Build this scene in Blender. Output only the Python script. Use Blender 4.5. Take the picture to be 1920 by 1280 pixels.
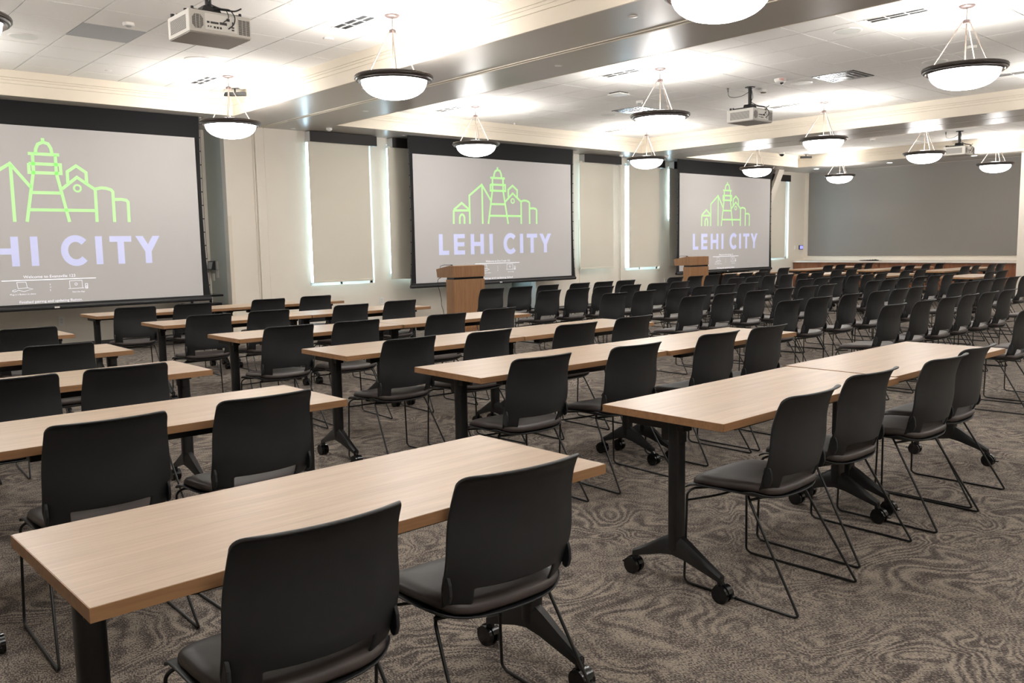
import bpy, bmesh, math, random
from math import sin, cos, pi, radians
from mathutils import Vector, Matrix
random.seed(7)

# ------------------------------------------------------------ scene, camera, world, exposure
for o in list(bpy.data.objects): bpy.data.objects.remove(o, do_unlink=True)
S = bpy.context.scene
COL = S.collection
cam_data = bpy.data.cameras.new('camera')
cam_data.sensor_fit = 'HORIZONTAL'; cam_data.sensor_width = 36.0
cam_data.lens = 1604.03 / 1920 * 36.0
cam_data.clip_start = 0.02; cam_data.clip_end = 200
cam = bpy.data.objects.new('camera', cam_data); COL.objects.link(cam)
cam.matrix_world = Matrix(((0.7416621500671373, 0.08775778873016096, -0.665008139555437, 0.0),
                           (-0.670553448292639, 0.07160070289655304, -0.7383978685827653, 0.0),
                           (-0.01718511392578914, 0.9935652519396561, 0.11194981910412215, 1.4253337),
                           (0, 0, 0, 1)))
S.camera = cam
S.view_settings.view_transform = 'Standard'
S.view_settings.look = 'None'
S.view_settings.gamma = 1.0
S.view_settings.use_curve_mapping = False
S.view_settings.exposure = 1.0

LAMP_UP = 27.0        # watts of the bulb cluster inside each pendant bowl
BOWL_GLOW = 11.0       # emission of the frosted bowl
SKY = 8.0

w = bpy.data.worlds.new('sky'); S.world = w; w.use_nodes = True
bg = w.node_tree.nodes['Background']
bg.inputs[0].default_value = (0.62, 0.86, 1.0, 1); bg.inputs[1].default_value = SKY

# ------------------------------------------------------------ materials
MAT = {}
def mat(name, col, rough=0.6, metal=0.0, emit=None, estr=0.0, spec=0.5, coat=0.0):
    m = bpy.data.materials.new(name); m.use_nodes = True
    p = m.node_tree.nodes['Principled BSDF']
    p.inputs['Base Color'].default_value = (*col, 1)
    p.inputs['Roughness'].default_value = rough
    p.inputs['Metallic'].default_value = metal
    p.inputs['Specular IOR Level'].default_value = spec
    if coat: p.inputs['Coat Weight'].default_value = coat; p.inputs['Coat Roughness'].default_value = 0.15
    if emit:
        p.inputs['Emission Color'].default_value = (*emit, 1); p.inputs['Emission Strength'].default_value = estr
    MAT[name] = m
    return m
def nodes(m): return m.node_tree.nodes, m.node_tree.links, m.node_tree.nodes['Principled BSDF']
def speckle(m, scale, amount, col_a, col_b, coords='Object', detail=4.0, bump=0.0, stretch=(1, 1, 1)):
    n, l, p = nodes(m)
    tc = n.new('ShaderNodeTexCoord'); mp = n.new('ShaderNodeMapping'); mp.inputs['Scale'].default_value = stretch
    nz = n.new('ShaderNodeTexNoise'); nz.inputs['Scale'].default_value = scale; nz.inputs['Detail'].default_value = detail
    cr = n.new('ShaderNodeValToRGB')
    cr.color_ramp.elements[0].position = 0.5 - amount; cr.color_ramp.elements[0].color = (*col_a, 1)
    cr.color_ramp.elements[1].position = 0.5 + amount; cr.color_ramp.elements[1].color = (*col_b, 1)
    l.new(tc.outputs[coords], mp.inputs['Vector']); l.new(mp.outputs[0], nz.inputs['Vector'])
    l.new(nz.outputs['Fac'], cr.inputs[0]); l.new(cr.outputs[0], p.inputs['Base Color'])
    if bump:
        b = n.new('ShaderNodeBump'); b.inputs['Strength'].default_value = bump; b.inputs['Distance'].default_value = 0.002
        l.new(nz.outputs['Fac'], b.inputs['Height']); l.new(b.outputs[0], p.inputs['Normal'])
def wood(name, dark, mid, light, along='X', rough=0.38, fine=1.0, coat=0.0):
    m = mat(name, mid, rough, coat=coat)
    n, l, p = nodes(m)
    tc = n.new('ShaderNodeTexCoord'); oi = n.new('ShaderNodeObjectInfo')
    ad = n.new('ShaderNodeVectorMath'); ad.operation = 'ADD'
    sc = n.new('ShaderNodeVectorMath'); sc.operation = 'SCALE'; sc.inputs['Scale'].default_value = 7.0
    l.new(oi.outputs['Location'], sc.inputs[0]); l.new(tc.outputs['Object'], ad.inputs[0]); l.new(sc.outputs[0], ad.inputs[1])
    mp = n.new('ShaderNodeMapping')
    s = {'X': (1.1, 22, 22), 'Y': (22, 1.1, 22), 'Z': (22, 22, 1.1)}[along]
    mp.inputs['Scale'].default_value = tuple(v * fine for v in s)
    l.new(ad.outputs[0], mp.inputs['Vector'])
    n1 = n.new('ShaderNodeTexNoise'); n1.inputs['Scale'].default_value = 1.0; n1.inputs['Detail'].default_value = 6; n1.inputs['Roughness'].default_value = 0.65
    n1.inputs['Distortion'].default_value = 0.25
    l.new(mp.outputs[0], n1.inputs['Vector'])
    mp2 = n.new('ShaderNodeMapping'); mp2.inputs['Scale'].default_value = tuple(v * 5 for v in s)
    l.new(ad.outputs[0], mp2.inputs['Vector'])
    n2 = n.new('ShaderNodeTexNoise'); n2.inputs['Scale'].default_value = 1.0; n2.inputs['Detail'].default_value = 3
    l.new(mp2.outputs[0], n2.inputs['Vector'])
    mx = n.new('ShaderNodeMix'); mx.data_type = 'FLOAT'; mx.inputs[0].default_value = 0.35
    l.new(n1.outputs['Fac'], mx.inputs[2]); l.new(n2.outputs['Fac'], mx.inputs[3])
    cr = n.new('ShaderNodeValToRGB')
    e = cr.color_ramp.elements
    e[0].position = 0.34; e[0].color = (*dark, 1); e[1].position = 0.66; e[1].color = (*light, 1)
    k = e.new(0.5); k.color = (*mid, 1)
    l.new(mx.outputs[0], cr.inputs[0]); l.new(cr.outputs[0], p.inputs['Base Color'])
    return m

wood('table laminate', (0.36, 0.26, 0.185), (0.43, 0.313, 0.225), (0.50, 0.372, 0.274), 'X', 0.36)
wood('table edge', (0.25, 0.13, 0.06), (0.32, 0.17, 0.08), (0.38, 0.21, 0.10), 'X', 0.45)
wood('lectern wood', (0.24, 0.115, 0.05), (0.31, 0.155, 0.07), (0.38, 0.20, 0.095), 'Z', 0.4, 1.2)
wood('cabinet wood', (0.17, 0.06, 0.025), (0.23, 0.085, 0.035), (0.29, 0.115, 0.05), 'Z', 0.4, 0.8)
mat('charcoal plastic', (0.036, 0.037, 0.040), 0.48)
speckle(MAT['charcoal plastic'], 900, 0.25, (0.0120, 0.0132, 0.0152), (0.0168, 0.0182, 0.0208), bump=0.12)
mat('seat vinyl', (0.058, 0.045, 0.042), 0.46)
mat('black metal', (0.006, 0.006, 0.0065), 0.35)
mat('black steel satin', (0.007, 0.007, 0.0075), 0.42)
mat('wheel plastic', (0.005, 0.005, 0.0055), 0.22)
mat('wall paint', (0.64, 0.57, 0.475), 0.75)
speckle(MAT['wall paint'], 120, 0.3, (0.76, 0.70, 0.61), (0.80, 0.74, 0.65), bump=0.05)
mat('reveal paint', (0.52, 0.55, 0.51), 0.7)
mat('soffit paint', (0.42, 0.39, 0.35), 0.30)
mat('crown paint', (0.72, 0.65, 0.54), 0.5)
mat('ceiling tile', (0.80, 0.785, 0.75), 0.9)
speckle(MAT['ceiling tile'], 260, 0.3, (0.77, 0.755, 0.72), (0.83, 0.815, 0.78), bump=0.2)
mat('ceiling plenum', (0.22, 0.21, 0.19), 0.9)
mat('grille grey', (0.42, 0.43, 0.44), 0.7)
mat('white plastic', (0.80, 0.78, 0.74), 0.4)
mat('speaker grille', (0.66, 0.67, 0.63), 0.6)
mat('vent frame', (0.80, 0.79, 0.77), 0.4)
mat('vent dark', (0.012, 0.012, 0.014), 0.6)
mat('brushed metal', (0.45, 0.46, 0.48), 0.25, 1.0)
mat('lamp rod', (0.15, 0.115, 0.095), 0.4, 0.3)
mat('lamp canopy', (0.06, 0.040, 0.036), 0.5)
mat('lamp bronze', (0.030, 0.020, 0.016), 0.28)
mat('frosted bowl', (0.9, 0.9, 0.88), 0.5, emit=(1.0, 0.985, 0.965), estr=BOWL_GLOW)
mat('downlight glow', (0.9, 0.9, 0.9), 0.5, emit=(1.0, 0.97, 0.92), estr=5.0)
mat('shade fabric', (0.60, 0.565, 0.47), 0.9)
speckle(MAT['shade fabric'], 700, 0.3, (0.68, 0.64, 0.55), (0.74, 0.70, 0.60))
mat('valance dark', (0.014, 0.011, 0.010), 0.6)
mat('valance end', (0.60, 0.60, 0.60), 0.5)
mat('window frame', (0.70, 0.72, 0.72), 0.4)
g = mat('window glass', (0.9, 0.95, 1.0), 0.03); nodes(g)[2].inputs['Transmission Weight'].default_value = 1.0
mat('screen masking', (0.006, 0.006, 0.007), 0.85)
mat('screen case', (0.015, 0.015, 0.017), 0.5)
mat('projected white', (0.46, 0.445, 0.435), 0.85, emit=(0.92, 0.89, 0.88), estr=0.05)
mat('projected green', (0.50, 0.82, 0.40), 0.85, emit=(0.60, 1.0, 0.45), estr=0.13)
mat('projected lilac', (0.56, 0.58, 0.82), 0.85, emit=(0.66, 0.70, 1.0), estr=0.15)
mat('projected lettering', (0.90, 0.90, 0.96), 0.85, emit=(0.90, 0.90, 1.0), estr=0.28)
mat('fabric panel', (0.155, 0.145, 0.135), 0.95)
speckle(MAT['fabric panel'], 420, 0.25, (0.22, 0.205, 0.188), (0.255, 0.238, 0.22), bump=0.1)
mat('stone top', (0.60, 0.52, 0.40), 0.35)
speckle(MAT['stone top'], 60, 0.2, (0.56, 0.48, 0.37), (0.70, 0.62, 0.50))
mat('stone edge', (0.74, 0.68, 0.62), 0.35)
mat('baseboard vinyl', (0.055, 0.050, 0.046), 0.5)
mat('projector white', (0.62, 0.60, 0.555), 0.45)
mat('projector under', (0.36, 0.33, 0.30), 0.5)
mat('projector slot', (0.05, 0.045, 0.04), 0.6)
mat('red print', (0.70, 0.06, 0.03), 0.5)
mat('touch screen', (0.05, 0.05, 0.2), 0.2, emit=(0.25, 0.25, 0.85), estr=0.9)
mat('smoked black', (0.012, 0.012, 0.013), 0.15)

# carpet: broadloom tiles with contour-like scrolls woven in two taupes
m = mat('scroll carpet', (0.16, 0.14, 0.12), 0.95, spec=0.15)
n, l, p = nodes(m)
tc = n.new('ShaderNodeTexCoord')
big = n.new('ShaderNodeTexNoise'); big.inputs['Scale'].default_value = 1.9; big.inputs['Detail'].default_value = 2.2; big.inputs['Roughness'].default_value = 0.42; big.inputs['Distortion'].default_value = 0.9
l.new(tc.outputs['Object'], big.inputs['Vector'])
mul = n.new('ShaderNodeMath'); mul.operation = 'MULTIPLY'; mul.inputs[1].default_value = 112.0
l.new(big.outputs['Fac'], mul.inputs[0])
sn = n.new('ShaderNodeMath'); sn.operation = 'SINE'; l.new(mul.outputs[0], sn.inputs[0])
brk = n.new('ShaderNodeTexNoise'); brk.inputs['Scale'].default_value = 11.0; brk.inputs['Detail'].default_value = 4.0
l.new(tc.outputs['Object'], brk.inputs['Vector'])
bs = n.new('ShaderNodeMath'); bs.operation = 'MULTIPLY_ADD'; bs.inputs[1].default_value = 4.4; bs.inputs[2].default_value = -2.2
l.new(brk.outputs['Fac'], bs.inputs[0])
patch = n.new('ShaderNodeTexNoise'); patch.inputs['Scale'].default_value = 2.3; patch.inputs['Detail'].default_value = 2.0
l.new(tc.outputs['Object'], patch.inputs['Vector'])
pr = n.new('ShaderNodeMapRange'); pr.inputs[1].default_value = 0.35; pr.inputs[2].default_value = 0.62; pr.inputs[3].default_value = 0.15; pr.inputs[4].default_value = 1.15
l.new(patch.outputs['Fac'], pr.inputs[0])
sm = n.new('ShaderNodeMath'); sm.operation = 'MULTIPLY'; l.new(sn.outputs[0], sm.inputs[0]); l.new(pr.outputs[0], sm.inputs[1])
ad = n.new('ShaderNodeMath'); ad.operation = 'ADD'; l.new(sm.outputs[0], ad.inputs[0]); l.new(bs.outputs[0], ad.inputs[1])
yarn = n.new('ShaderNodeTexNoise'); yarn.inputs['Scale'].default_value = 190.0; yarn.inputs['Detail'].default_value = 2.0
mpy = n.new('ShaderNodeMapping'); mpy.inputs['Scale'].default_value = (1.0, 0.55, 1.0); mpy.inputs['Rotation'].default_value = (0, 0, 0.5)
l.new(tc.outputs['Object'], mpy.inputs['Vector']); l.new(mpy.outputs[0], yarn.inputs['Vector'])
ys = n.new('ShaderNodeMath'); ys.operation = 'MULTIPLY_ADD'; ys.inputs[1].default_value = 12.0; ys.inputs[2].default_value = -6.0
l.new(yarn.outputs['Fac'], ys.inputs[0])
a2 = n.new('ShaderNodeMath'); a2.operation = 'ADD'; l.new(ad.outputs[0], a2.inputs[0]); l.new(ys.outputs[0], a2.inputs[1])
mr = n.new('ShaderNodeMapRange'); mr.inputs[1].default_value = -1.5; mr.inputs[2].default_value = 1.5
l.new(a2.outputs[0], mr.inputs[0])
cr = n.new('ShaderNodeValToRGB'); e = cr.color_ramp.elements
e[0].position = 0.05; e[0].color = (0.062, 0.050, 0.046, 1); e[1].position = 0.95; e[1].color = (0.30, 0.255, 0.208, 1)
k = e.new(0.45); k.color = (0.142, 0.120, 0.106, 1)
l.new(mr.outputs[0], cr.inputs[0]); l.new(cr.outputs[0], p.inputs['Base Color'])
bp = n.new('ShaderNodeBump'); bp.inputs['Strength'].default_value = 0.5; bp.inputs['Distance'].default_value = 0.003
l.new(yarn.outputs['Fac'], bp.inputs['Height']); l.new(bp.outputs[0], p.inputs['Normal'])

# ------------------------------------------------------------ mesh helpers
def box(bm, x0, x1, y0, y1, z0, z1, mi=0):
    vs = [bm.verts.new((x, y, z)) for x in (x0, x1) for y in (y0, y1) for z in (z0, z1)]
    for f in ((0, 1, 3, 2), (4, 6, 7, 5), (0, 4, 5, 1), (2, 3, 7, 6), (0, 2, 6, 4), (1, 5, 7, 3)):
        fc = bm.faces.new([vs[i] for i in f]); fc.material_index = mi
    return vs
def prism(bm, pts, axis, a0, a1):
    """polygon pts (2D) extruded along axis between a0 and a1"""
    def P(p, a):
        if axis == 'X': return (a, p[0], p[1])
        if axis == 'Y': return (p[0], a, p[1])
        return (p[0], p[1], a)
    A = [bm.verts.new(P(p, a0)) for p in pts]; B = [bm.verts.new(P(p, a1)) for p in pts]
    n_ = len(pts)
    bm.faces.new(A); bm.faces.new(B[::-1])
    for i in range(n_): bm.faces.new((A[i], B[i], B[(i + 1) % n_], A[(i + 1) % n_]))
def lathe(bm, prof, c=(0, 0, 0), seg=32, cap0=False, cap1=False):
    rings = []
    for r, z in prof:
        rings.append([bm.verts.new((c[0] + r * cos(2 * pi * i / seg), c[1] + r * sin(2 * pi * i / seg), c[2] + z)) for i in range(seg)])
    for a, b in zip(rings, rings[1:]):
        for i in range(seg): bm.faces.new((a[i], a[(i + 1) % seg], b[(i + 1) % seg], b[i]))
    if cap0: bm.faces.new(rings[0][::-1])
    if cap1: bm.faces.new(rings[-1])
def cyl(bm, p0, p1, r, seg=16, r1=None):
    p0 = Vector(p0); p1 = Vector(p1); d = (p1 - p0).normalized()
    a = d.orthogonal().normalized(); b = d.cross(a); r1 = r if r1 is None else r1
    A = [bm.verts.new(p0 + (a * cos(2 * pi * i / seg) + b * sin(2 * pi * i / seg)) * r) for i in range(seg)]
    B = [bm.verts.new(p1 + (a * cos(2 * pi * i / seg) + b * sin(2 * pi * i / seg)) * r1) for i in range(seg)]
    for i in range(seg): bm.faces.new((A[i], A[(i + 1) % seg], B[(i + 1) % seg], B[i]))
    bm.faces.new(A[::-1]); bm.faces.new(B)
def fillet(pts, rad, k=4):
    pts = [Vector(p) for p in pts]; out = [pts[0]]
    for i in range(1, len(pts) - 1):
        a, b, c_ = pts[i - 1], pts[i], pts[i + 1]
        d1 = (a - b); d2 = (c_ - b); r = min(rad, d1.length * 0.45, d2.length * 0.45)
        s, e_ = b + d1.normalized() * r, b + d2.normalized() * r
        for j in range(k + 1):
            t = j / k
            out.append(s * (1 - t) ** 2 + b * 2 * t * (1 - t) + e_ * t * t)
    out.append(pts[-1]); return out
def tube(bm, pts, r, seg=8, rad=0.0):
    pts = fillet(pts, rad) if rad else [Vector(p) for p in pts]
    rings = []; up = None
    for i, p_ in enumerate(pts):
        d = (pts[min(i + 1, len(pts) - 1)] - pts[max(i - 1, 0)])
        if d.length < 1e-7: d = Vector((0, 0, 1))
        d.normalize()
        up = d.orthogonal().normalized() if up is None else (up - d * up.dot(d)).normalized()
        b = d.cross(up)
        rings.append([bm.verts.new(p_ + (up * cos(2 * pi * j / seg) + b * sin(2 * pi * j / seg)) * r) for j in range(seg)])
    for A, B in zip(rings, rings[1:]):
        for j in range(seg): bm.faces.new((A[j], A[(j + 1) % seg], B[(j + 1) % seg], B[j]))
    bm.faces.new(rings[0][::-1]); bm.faces.new(rings[-1])
def finish(name, bm, mats, parent=None, smooth=False, bevel=0.0, loc=None, rot=None):
    bmesh.ops.recalc_face_normals(bm, faces=bm.faces)
    if bevel:
        bmesh.ops.bevel(bm, geom=[e_ for e_ in bm.edges if e_.is_manifold and e_.calc_face_angle(0) > 0.5], offset=bevel, segments=2, profile=0.6, affect='EDGES')
    me = bpy.data.meshes.new(name); bm.to_mesh(me); bm.free()
    if not isinstance(mats, (list, tuple)): mats = [mats]
    for mm in mats: me.materials.append(MAT[mm])
    if smooth:
        for f in me.polygons: f.use_smooth = True
        if smooth == 'auto': me.set_sharp_from_angle(angle=radians(38))
    o = bpy.data.objects.new(name, me); COL.objects.link(o)
    if parent: o.parent = parent
    if loc is not None: o.location = loc
    if rot is not None: o.rotation_euler = rot
    return o
def thing(name, label, cat, loc=(0, 0, 0), rz=0.0, group=None):
    o = bpy.data.objects.new(name, None); COL.objects.link(o)
    o.location = loc; o.rotation_euler = (0, 0, rz); o.empty_display_size = 0.1
    o['label'] = label; o['category'] = cat
    if group: o['group'] = group
    return o
def tag(o, label, cat, group=None):
    o['label'] = label; o['category'] = cat
    if group: o['group'] = group
    return o
def struct(o): o['kind'] = 'structure'; return o
def copy_tree(o, parent=None):
    c = o.copy(); COL.objects.link(c)
    if parent: c.parent = parent
    for ch in list(o.children): copy_tree(ch, c)
    return c
def place(proto, used, loc, rz, label, group):
    o = copy_tree(proto) if used[0] else proto
    used[0] = True
    o.location = loc; o.rotation_euler = (0, 0, rz); o['label'] = label; o['group'] = group
    return o
def bake(o):
    """apply the modifiers of o into its mesh"""
    dg = bpy.context.evaluated_depsgraph_get(); dg.update()
    me = bpy.data.meshes.new_from_object(o.evaluated_get(dg))
    me.name = o.name; o.modifiers.clear(); o.data = me
    return o

# ------------------------------------------------------------ the room
XL, XR = -4.0, 23.3          # left and far wall
YB, YW, YRC = -3.4, 13.0, 13.75   # back wall, window wall, back of the recesses
ZS, ZC = 3.353, 3.658        # soffit and ceiling tiles

bm = bmesh.new(); box(bm, XL - .2, XR + .2, YB - .2, YRC + .2, -0.1, 0.0)
struct(finish('floor', bm, 'scroll carpet'))

def wall_x(bm, y0, y1, x0, x1, z0, z1, holes):
    """wall along X with rectangular holes (hx0,hx1,hz0,hz1)"""
    xs = sorted({x0, x1} | {h[0] for h in holes} | {h[1] for h in holes})
    for a, b in zip(xs, xs[1:]):
        hs = sorted([h for h in holes if h[0] <= a + 1e-6 and h[1] >= b - 1e-6], key=lambda h: h[2])
        z = z0
        for h in hs:
            if h[2] > z: box(bm, a, b, y0, y1, z, h[2])
            z = h[3]
        if z < z1: box(bm, a, b, y0, y1, z, z1)

# windows: (opening x0,x1,z0,z1, plane y)
WIN = [(7.165, 8.435, 0.80, 3.24, YW), (8.77, 10.0, 0.90, 3.24, YW), (13.77, 14.84, 0.93, 3.24, YW),
       (15.20, 16.54, 0.80, 3.24, YW), (16.86, 17.95, 1.95, 3.24, YW), (21.15, 22.43, 0.90, 3.12, YW),
       (10.95, 12.10, 0.85, 2.2, YRC), (4.60, 4.95, 1.0, 3.0, YRC)]
bm = bmesh.new()
fr = [h[:4] for h in WIN if h[4] == YW]
for a, b in ((5.77, 10.35), (12.41, 18.15), (20.44, XR + .1)):
    wall_x(bm, YW, YW + .14, a, b, 0, ZS, [h for h in fr if a < h[0] < b])
    # side returns of the recesses are built separately
struct(finish('wall_windows', bm, 'wall paint'))
bm = bmesh.new()
for a, b in ((XL, 5.77), (10.35, 12.41), (18.15, 20.44)):
    wall_x(bm, YRC, YRC + .14, a - .1, b + .14, 0, ZS, [h[:4] for h in WIN if h[4] == YRC and a < h[0] < b])
struct(finish('wall_recess', bm, 'wall paint'))
bm = bmesh.new()
for x, s in ((5.77, 1), (10.35, -1), (12.41, 1), (18.15, -1), (20.44, 1)):
    a, b = (x, x + .14) if s > 0 else (x - .14, x)
    box(bm, a + .001, b - .001, YW + .002, YRC + .1, 0, ZS)
struct(finish('wall_returns', bm, 'reveal paint'))
bm = bmesh.new(); box(bm, XR, XR + .15, YB, YW + .1, 0, ZS); struct(finish('wall_far', bm, 'wall paint'))
bm = bmesh.new(); box(bm, XL - .15, XL, YB, YRC + .1, 0, ZS); struct(finish('wall_left', bm, 'wall paint'))
bm = bmesh.new(); box(bm, XL, XR, YB - .15, YB, 0, ZS); struct(finish('wall_back', bm, 'wall paint'))
# a pier that ends the cabinet wall at the right
bm = bmesh.new(); box(bm, 22.45, XR, 6.55, 7.07, 0, ZS); struct(finish('wall_pier', bm, 'wall paint'))

# baseboards
bm = bmesh.new()
for a, b, y in ((XL, 5.77, YRC), (5.765, 10.35, YW), (10.35, 12.41, YRC), (12.405, 18.15, YW), (18.15, 20.44, YRC), (20.435, 22.68, YW)):
    box(bm, a, b, y - .011, y - .0005, 0, 0.10)
for x in (5.77, 12.41, 20.44): box(bm, x - .011, x - .0005, YW, YRC, 0, 0.10)
struct(finish('baseboard_window_wall', bm, 'baseboard vinyl'))

# partition jambs at the window wall
for i, (a, b) in enumerate(((6.27, 6.42), (15.08, 15.2))):
    bm = bmesh.new()
    box(bm, a, b, YW - .035, YW, 0, ZS)
    box(bm, a - .035, a - .012, YW - .012, YW, 0, ZS); box(bm, b + .012, b + .05, YW - .014, YW, 0, ZS)
    struct(finish('trim_%d' % (i + 1), bm, 'wall paint'))
# thin corner bead line at the recess edge and an upper wall seam
bm = bmesh.new(); box(bm, 5.768, 5.83, YW - .006, YW, 0, 1.95); box(bm, 13.73, 13.75, YW - .006, YW, 0, 1.95)
struct(finish('trim_3', bm, 'crown paint'))
# diagonal structural brace near the far window
bm = bmesh.new()
prism(bm, [(21.41, 3.353), (21.68, 3.353), (21.15, 2.52), (20.88, 2.52)], 'Y', 12.72, 12.80)
prism(bm, [(21.15, 2.52), (20.88, 2.52), (20.3, 1.6), (20.57, 1.6)], 'Y', 12.72, 12.80)
struct(finish('trim_4', bm, 'wall paint'))

# soffits and beams with a screen slot
bays = [(-2.06, 5.54), (7.235, 14.77), (16.33, 21.3)]
BY0, BY1 = -2.6, 12.1
bm = bmesh.new()
box(bm, XL - .1, XR + .1, BY1, 12.44, ZS, 4.0)
box(bm, XL - .1, XR + .1, 12.56, YRC + .2, ZS, 4.0)
box(bm, XL - .1, XR + .1, 12.44, 12.56, ZS + .12, 4.0)
box(bm, XL - .1, 1.0, 12.44, 12.56, ZS, ZS + .12)
for a, b in ((5.25, 8.8), (13.12, 16.45), (20.75, XR + .1)): box(bm, a, b, 12.44, 12.56, ZS, ZS + .12)
box(bm, XL - .1, XR + .1, YB - .1, BY0, ZS, 4.0)
box(bm, XL - .1, bays[0][0], BY0, BY1, ZS, 4.0)
box(bm, bays[2][1], XR + .1, BY0, BY1, ZS, 4.0)
# beam 1 is split by a partition track
box(bm, bays[0][1], 6.36, BY0, BY1, ZS, 4.0); box(bm, 6.41, bays[1][0], BY0, BY1, ZS, 4.0); box(bm, 6.36, 6.41, BY0, BY1, ZS + .02, 4.0)
box(bm, bays[1][1], 15.53, BY0, BY1, ZS, 4.0); box(bm, 15.57, bays[2][0], BY0, BY1, ZS, 4.0); box(bm, 15.53, 15.57, BY0, BY1, ZS + .02, 4.0)
struct(finish('trim_5', bm, 'soffit paint'))
bm = bmesh.new()
for x0, x1 in ((6.345, 6.362), (6.408, 6.425)): box(bm, x0, x1, BY0, YW - .04, ZS - .008, ZS)
struct(finish('trim_6', bm, 'crown paint'))
# crown fascia in each bay: plain band, two thin steps, upper band
for i, (a, b) in enumerate(bays):
    bm = bmesh.new()
    for (z0, z1, off) in ((ZS - .001, 3.497, .010), (3.4985, 3.538, .018), (3.5395, 3.566, .024), (3.5675, 3.66, .034)):
        box(bm, a - .005, b + .005, BY1 - off, BY1 + .01, z0, z1)
        box(bm, a - .005, b + .005, BY0 - .01, BY0 + off, z0, z1)
        box(bm, a - .01, a + off, BY0, BY1, z0, z1)
        box(bm, b - off, b + .01, BY0, BY1, z0, z1)
    struct(finish('trim_%d' % (7 + i), bm, 'crown paint'))
# tegular ceiling tiles in each bay
gx = [2.725, 10.64, 18.0]; gy = [9.825, 9.88, 9.88]
T = 0.6096
SKIP = {0: [(3.04, 9.52 - .61)], 1: [], 2: []}
tile_holes = {0: [], 1: [(11.25, 6.22 - T), (11.25, 9.27)], 2: []}
for i, (a, b) in enumerate(bays):
    bm = bmesh.new()
    i0 = int(math.floor((a - gx[i]) / T)); i1 = int(math.ceil((b - gx[i]) / T))
    j0 = int(math.floor((BY0 - gy[i]) / T)); j1 = int(math.ceil((BY1 - gy[i]) / T))
    for ii in range(i0, i1):
        for jj in range(j0, j1):
            x0 = max(a, gx[i] + ii * T + .006); x1 = min(b, gx[i] + (ii + 1) * T - .006)
            y0 = max(BY0, gy[i] + jj * T + .006); y1 = min(BY1, gy[i] + (jj + 1) * T - .006)
            if x1 - x0 < .03 or y1 - y0 < .03: continue
            cx, cy = (x0 + x1) / 2, (y0 + y1) / 2
            if i == 0 and abs(cx - 3.03) < .2 and abs(cy - 9.52) < .2: continue
            if i == 1 and any(abs(cx - hx - T / 2) < .2 and abs(cy - hy - T / 2) < .2 for hx, hy in tile_holes[1]): continue
            box(bm, x0, x1, y0, y1, ZC, ZC + .012)
    box(bm, a - .1, b + .1, BY0 - .1, BY1 + .1, ZC + .010, ZC + .06, 1)
    o = struct(finish('ceiling' if i == 0 else 'ceiling_%d' % (i + 1), bm, ['ceiling tile', 'ceiling plenum']))

# window units and roller shades
for i, (a, b, z0, z1, y) in enumerate(WIN):
    t = bpy.data.objects.new('window_%d' % (i + 1), None); COL.objects.link(t); t.location = ((a + b) / 2, y + .09, z0); struct(t)
    X = -(a + b) / 2
    bm = bmesh.new(); wd = (b - a) / 2; h = z1 - z0
    jl = .105 if i == 3 else .05
    for q in ((-wd if i != 3 else -wd + .075, -wd + jl + (.06 if i == 3 else 0), 0, h), (wd - .05, wd, 0, h), (-wd, wd, 0, .05), (-wd, wd, h - .05, h), (-.02, .02, 0, h)):
        box(bm, q[0], q[1], -.02, .03, q[2], q[3])
    finish('frame', bm, 'window frame', t)
    bm = bmesh.new(); box(bm, -wd + .04, wd - .04, .004, .010, .04, h - .04); finish('glass', bm, 'window glass', t)
SHADE_LAB = ['cream roller shade right of the partition jamb, bright glowing gap at its left',
             'cream roller shade half hidden behind the left edge of the middle screen',
             'cream roller shade just right of the middle screen',
             'cream roller shade right of the window-wall post, under the second row pendant',
             'cream roller shade half hidden behind the left edge of the far screen',
             'cream roller shade behind the diagonal brace in the far corner']
SHD = [(7.165, 8.335, .848, 3.2), (8.73, 9.95, .850, 3.2), (13.66, 14.755, .868, 3.2), (15.30, 16.43, .855, 3.2), (16.79, 17.9, .86, 3.2), (21.05, 22.08, .94, 3.07)]
VAL = [(7.175, 8.475), (8.80, 10.02), (13.76, 14.98), (15.36, 16.55), (16.90, 18.05), (21.10, 22.24)]
for i, (a, b, z0, z1) in enumerate(SHD):
    t = thing('roller_shade', SHADE_LAB[i], 'window shade', ((a + b) / 2, 12.9, z0), 0, 'roller shades on the window wall')
    cx = (a + b) / 2; h = z1 - z0
    bm = bmesh.new(); box(bm, a - cx, b - cx, -.0015, .0015, .03, h); finish('shade_fabric', bm, 'shade fabric', t)
    bm = bmesh.new(); box(bm, a - cx, b - cx, -.008, .006, 0, .034); finish('hem_bar', bm, 'shade fabric', t, bevel=.003)
    va, vb = VAL[i]; ztop = (3.345 if i < 5 else 3.24) - z0; zb = (3.178 if i < 5 else 3.06) - z0
    bm = bmesh.new(); box(bm, va - cx, vb - cx, -.058, -.048, zb, ztop); box(bm, va - cx, vb - cx, -.048, .098, ztop - .01, ztop)
    v = finish('valance', bm, 'valance dark', t)
    bm = bmesh.new()
    box(bm, va - cx - .004, va - cx + .004, -.056, .099, zb, ztop - .001); box(bm, vb - cx - .004, vb - cx + .004, -.056, .099, zb, ztop - .001)
    e_ = finish('end_cap', bm, 'valance end', v); e_['label'] = 'pale grey end caps'

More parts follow.
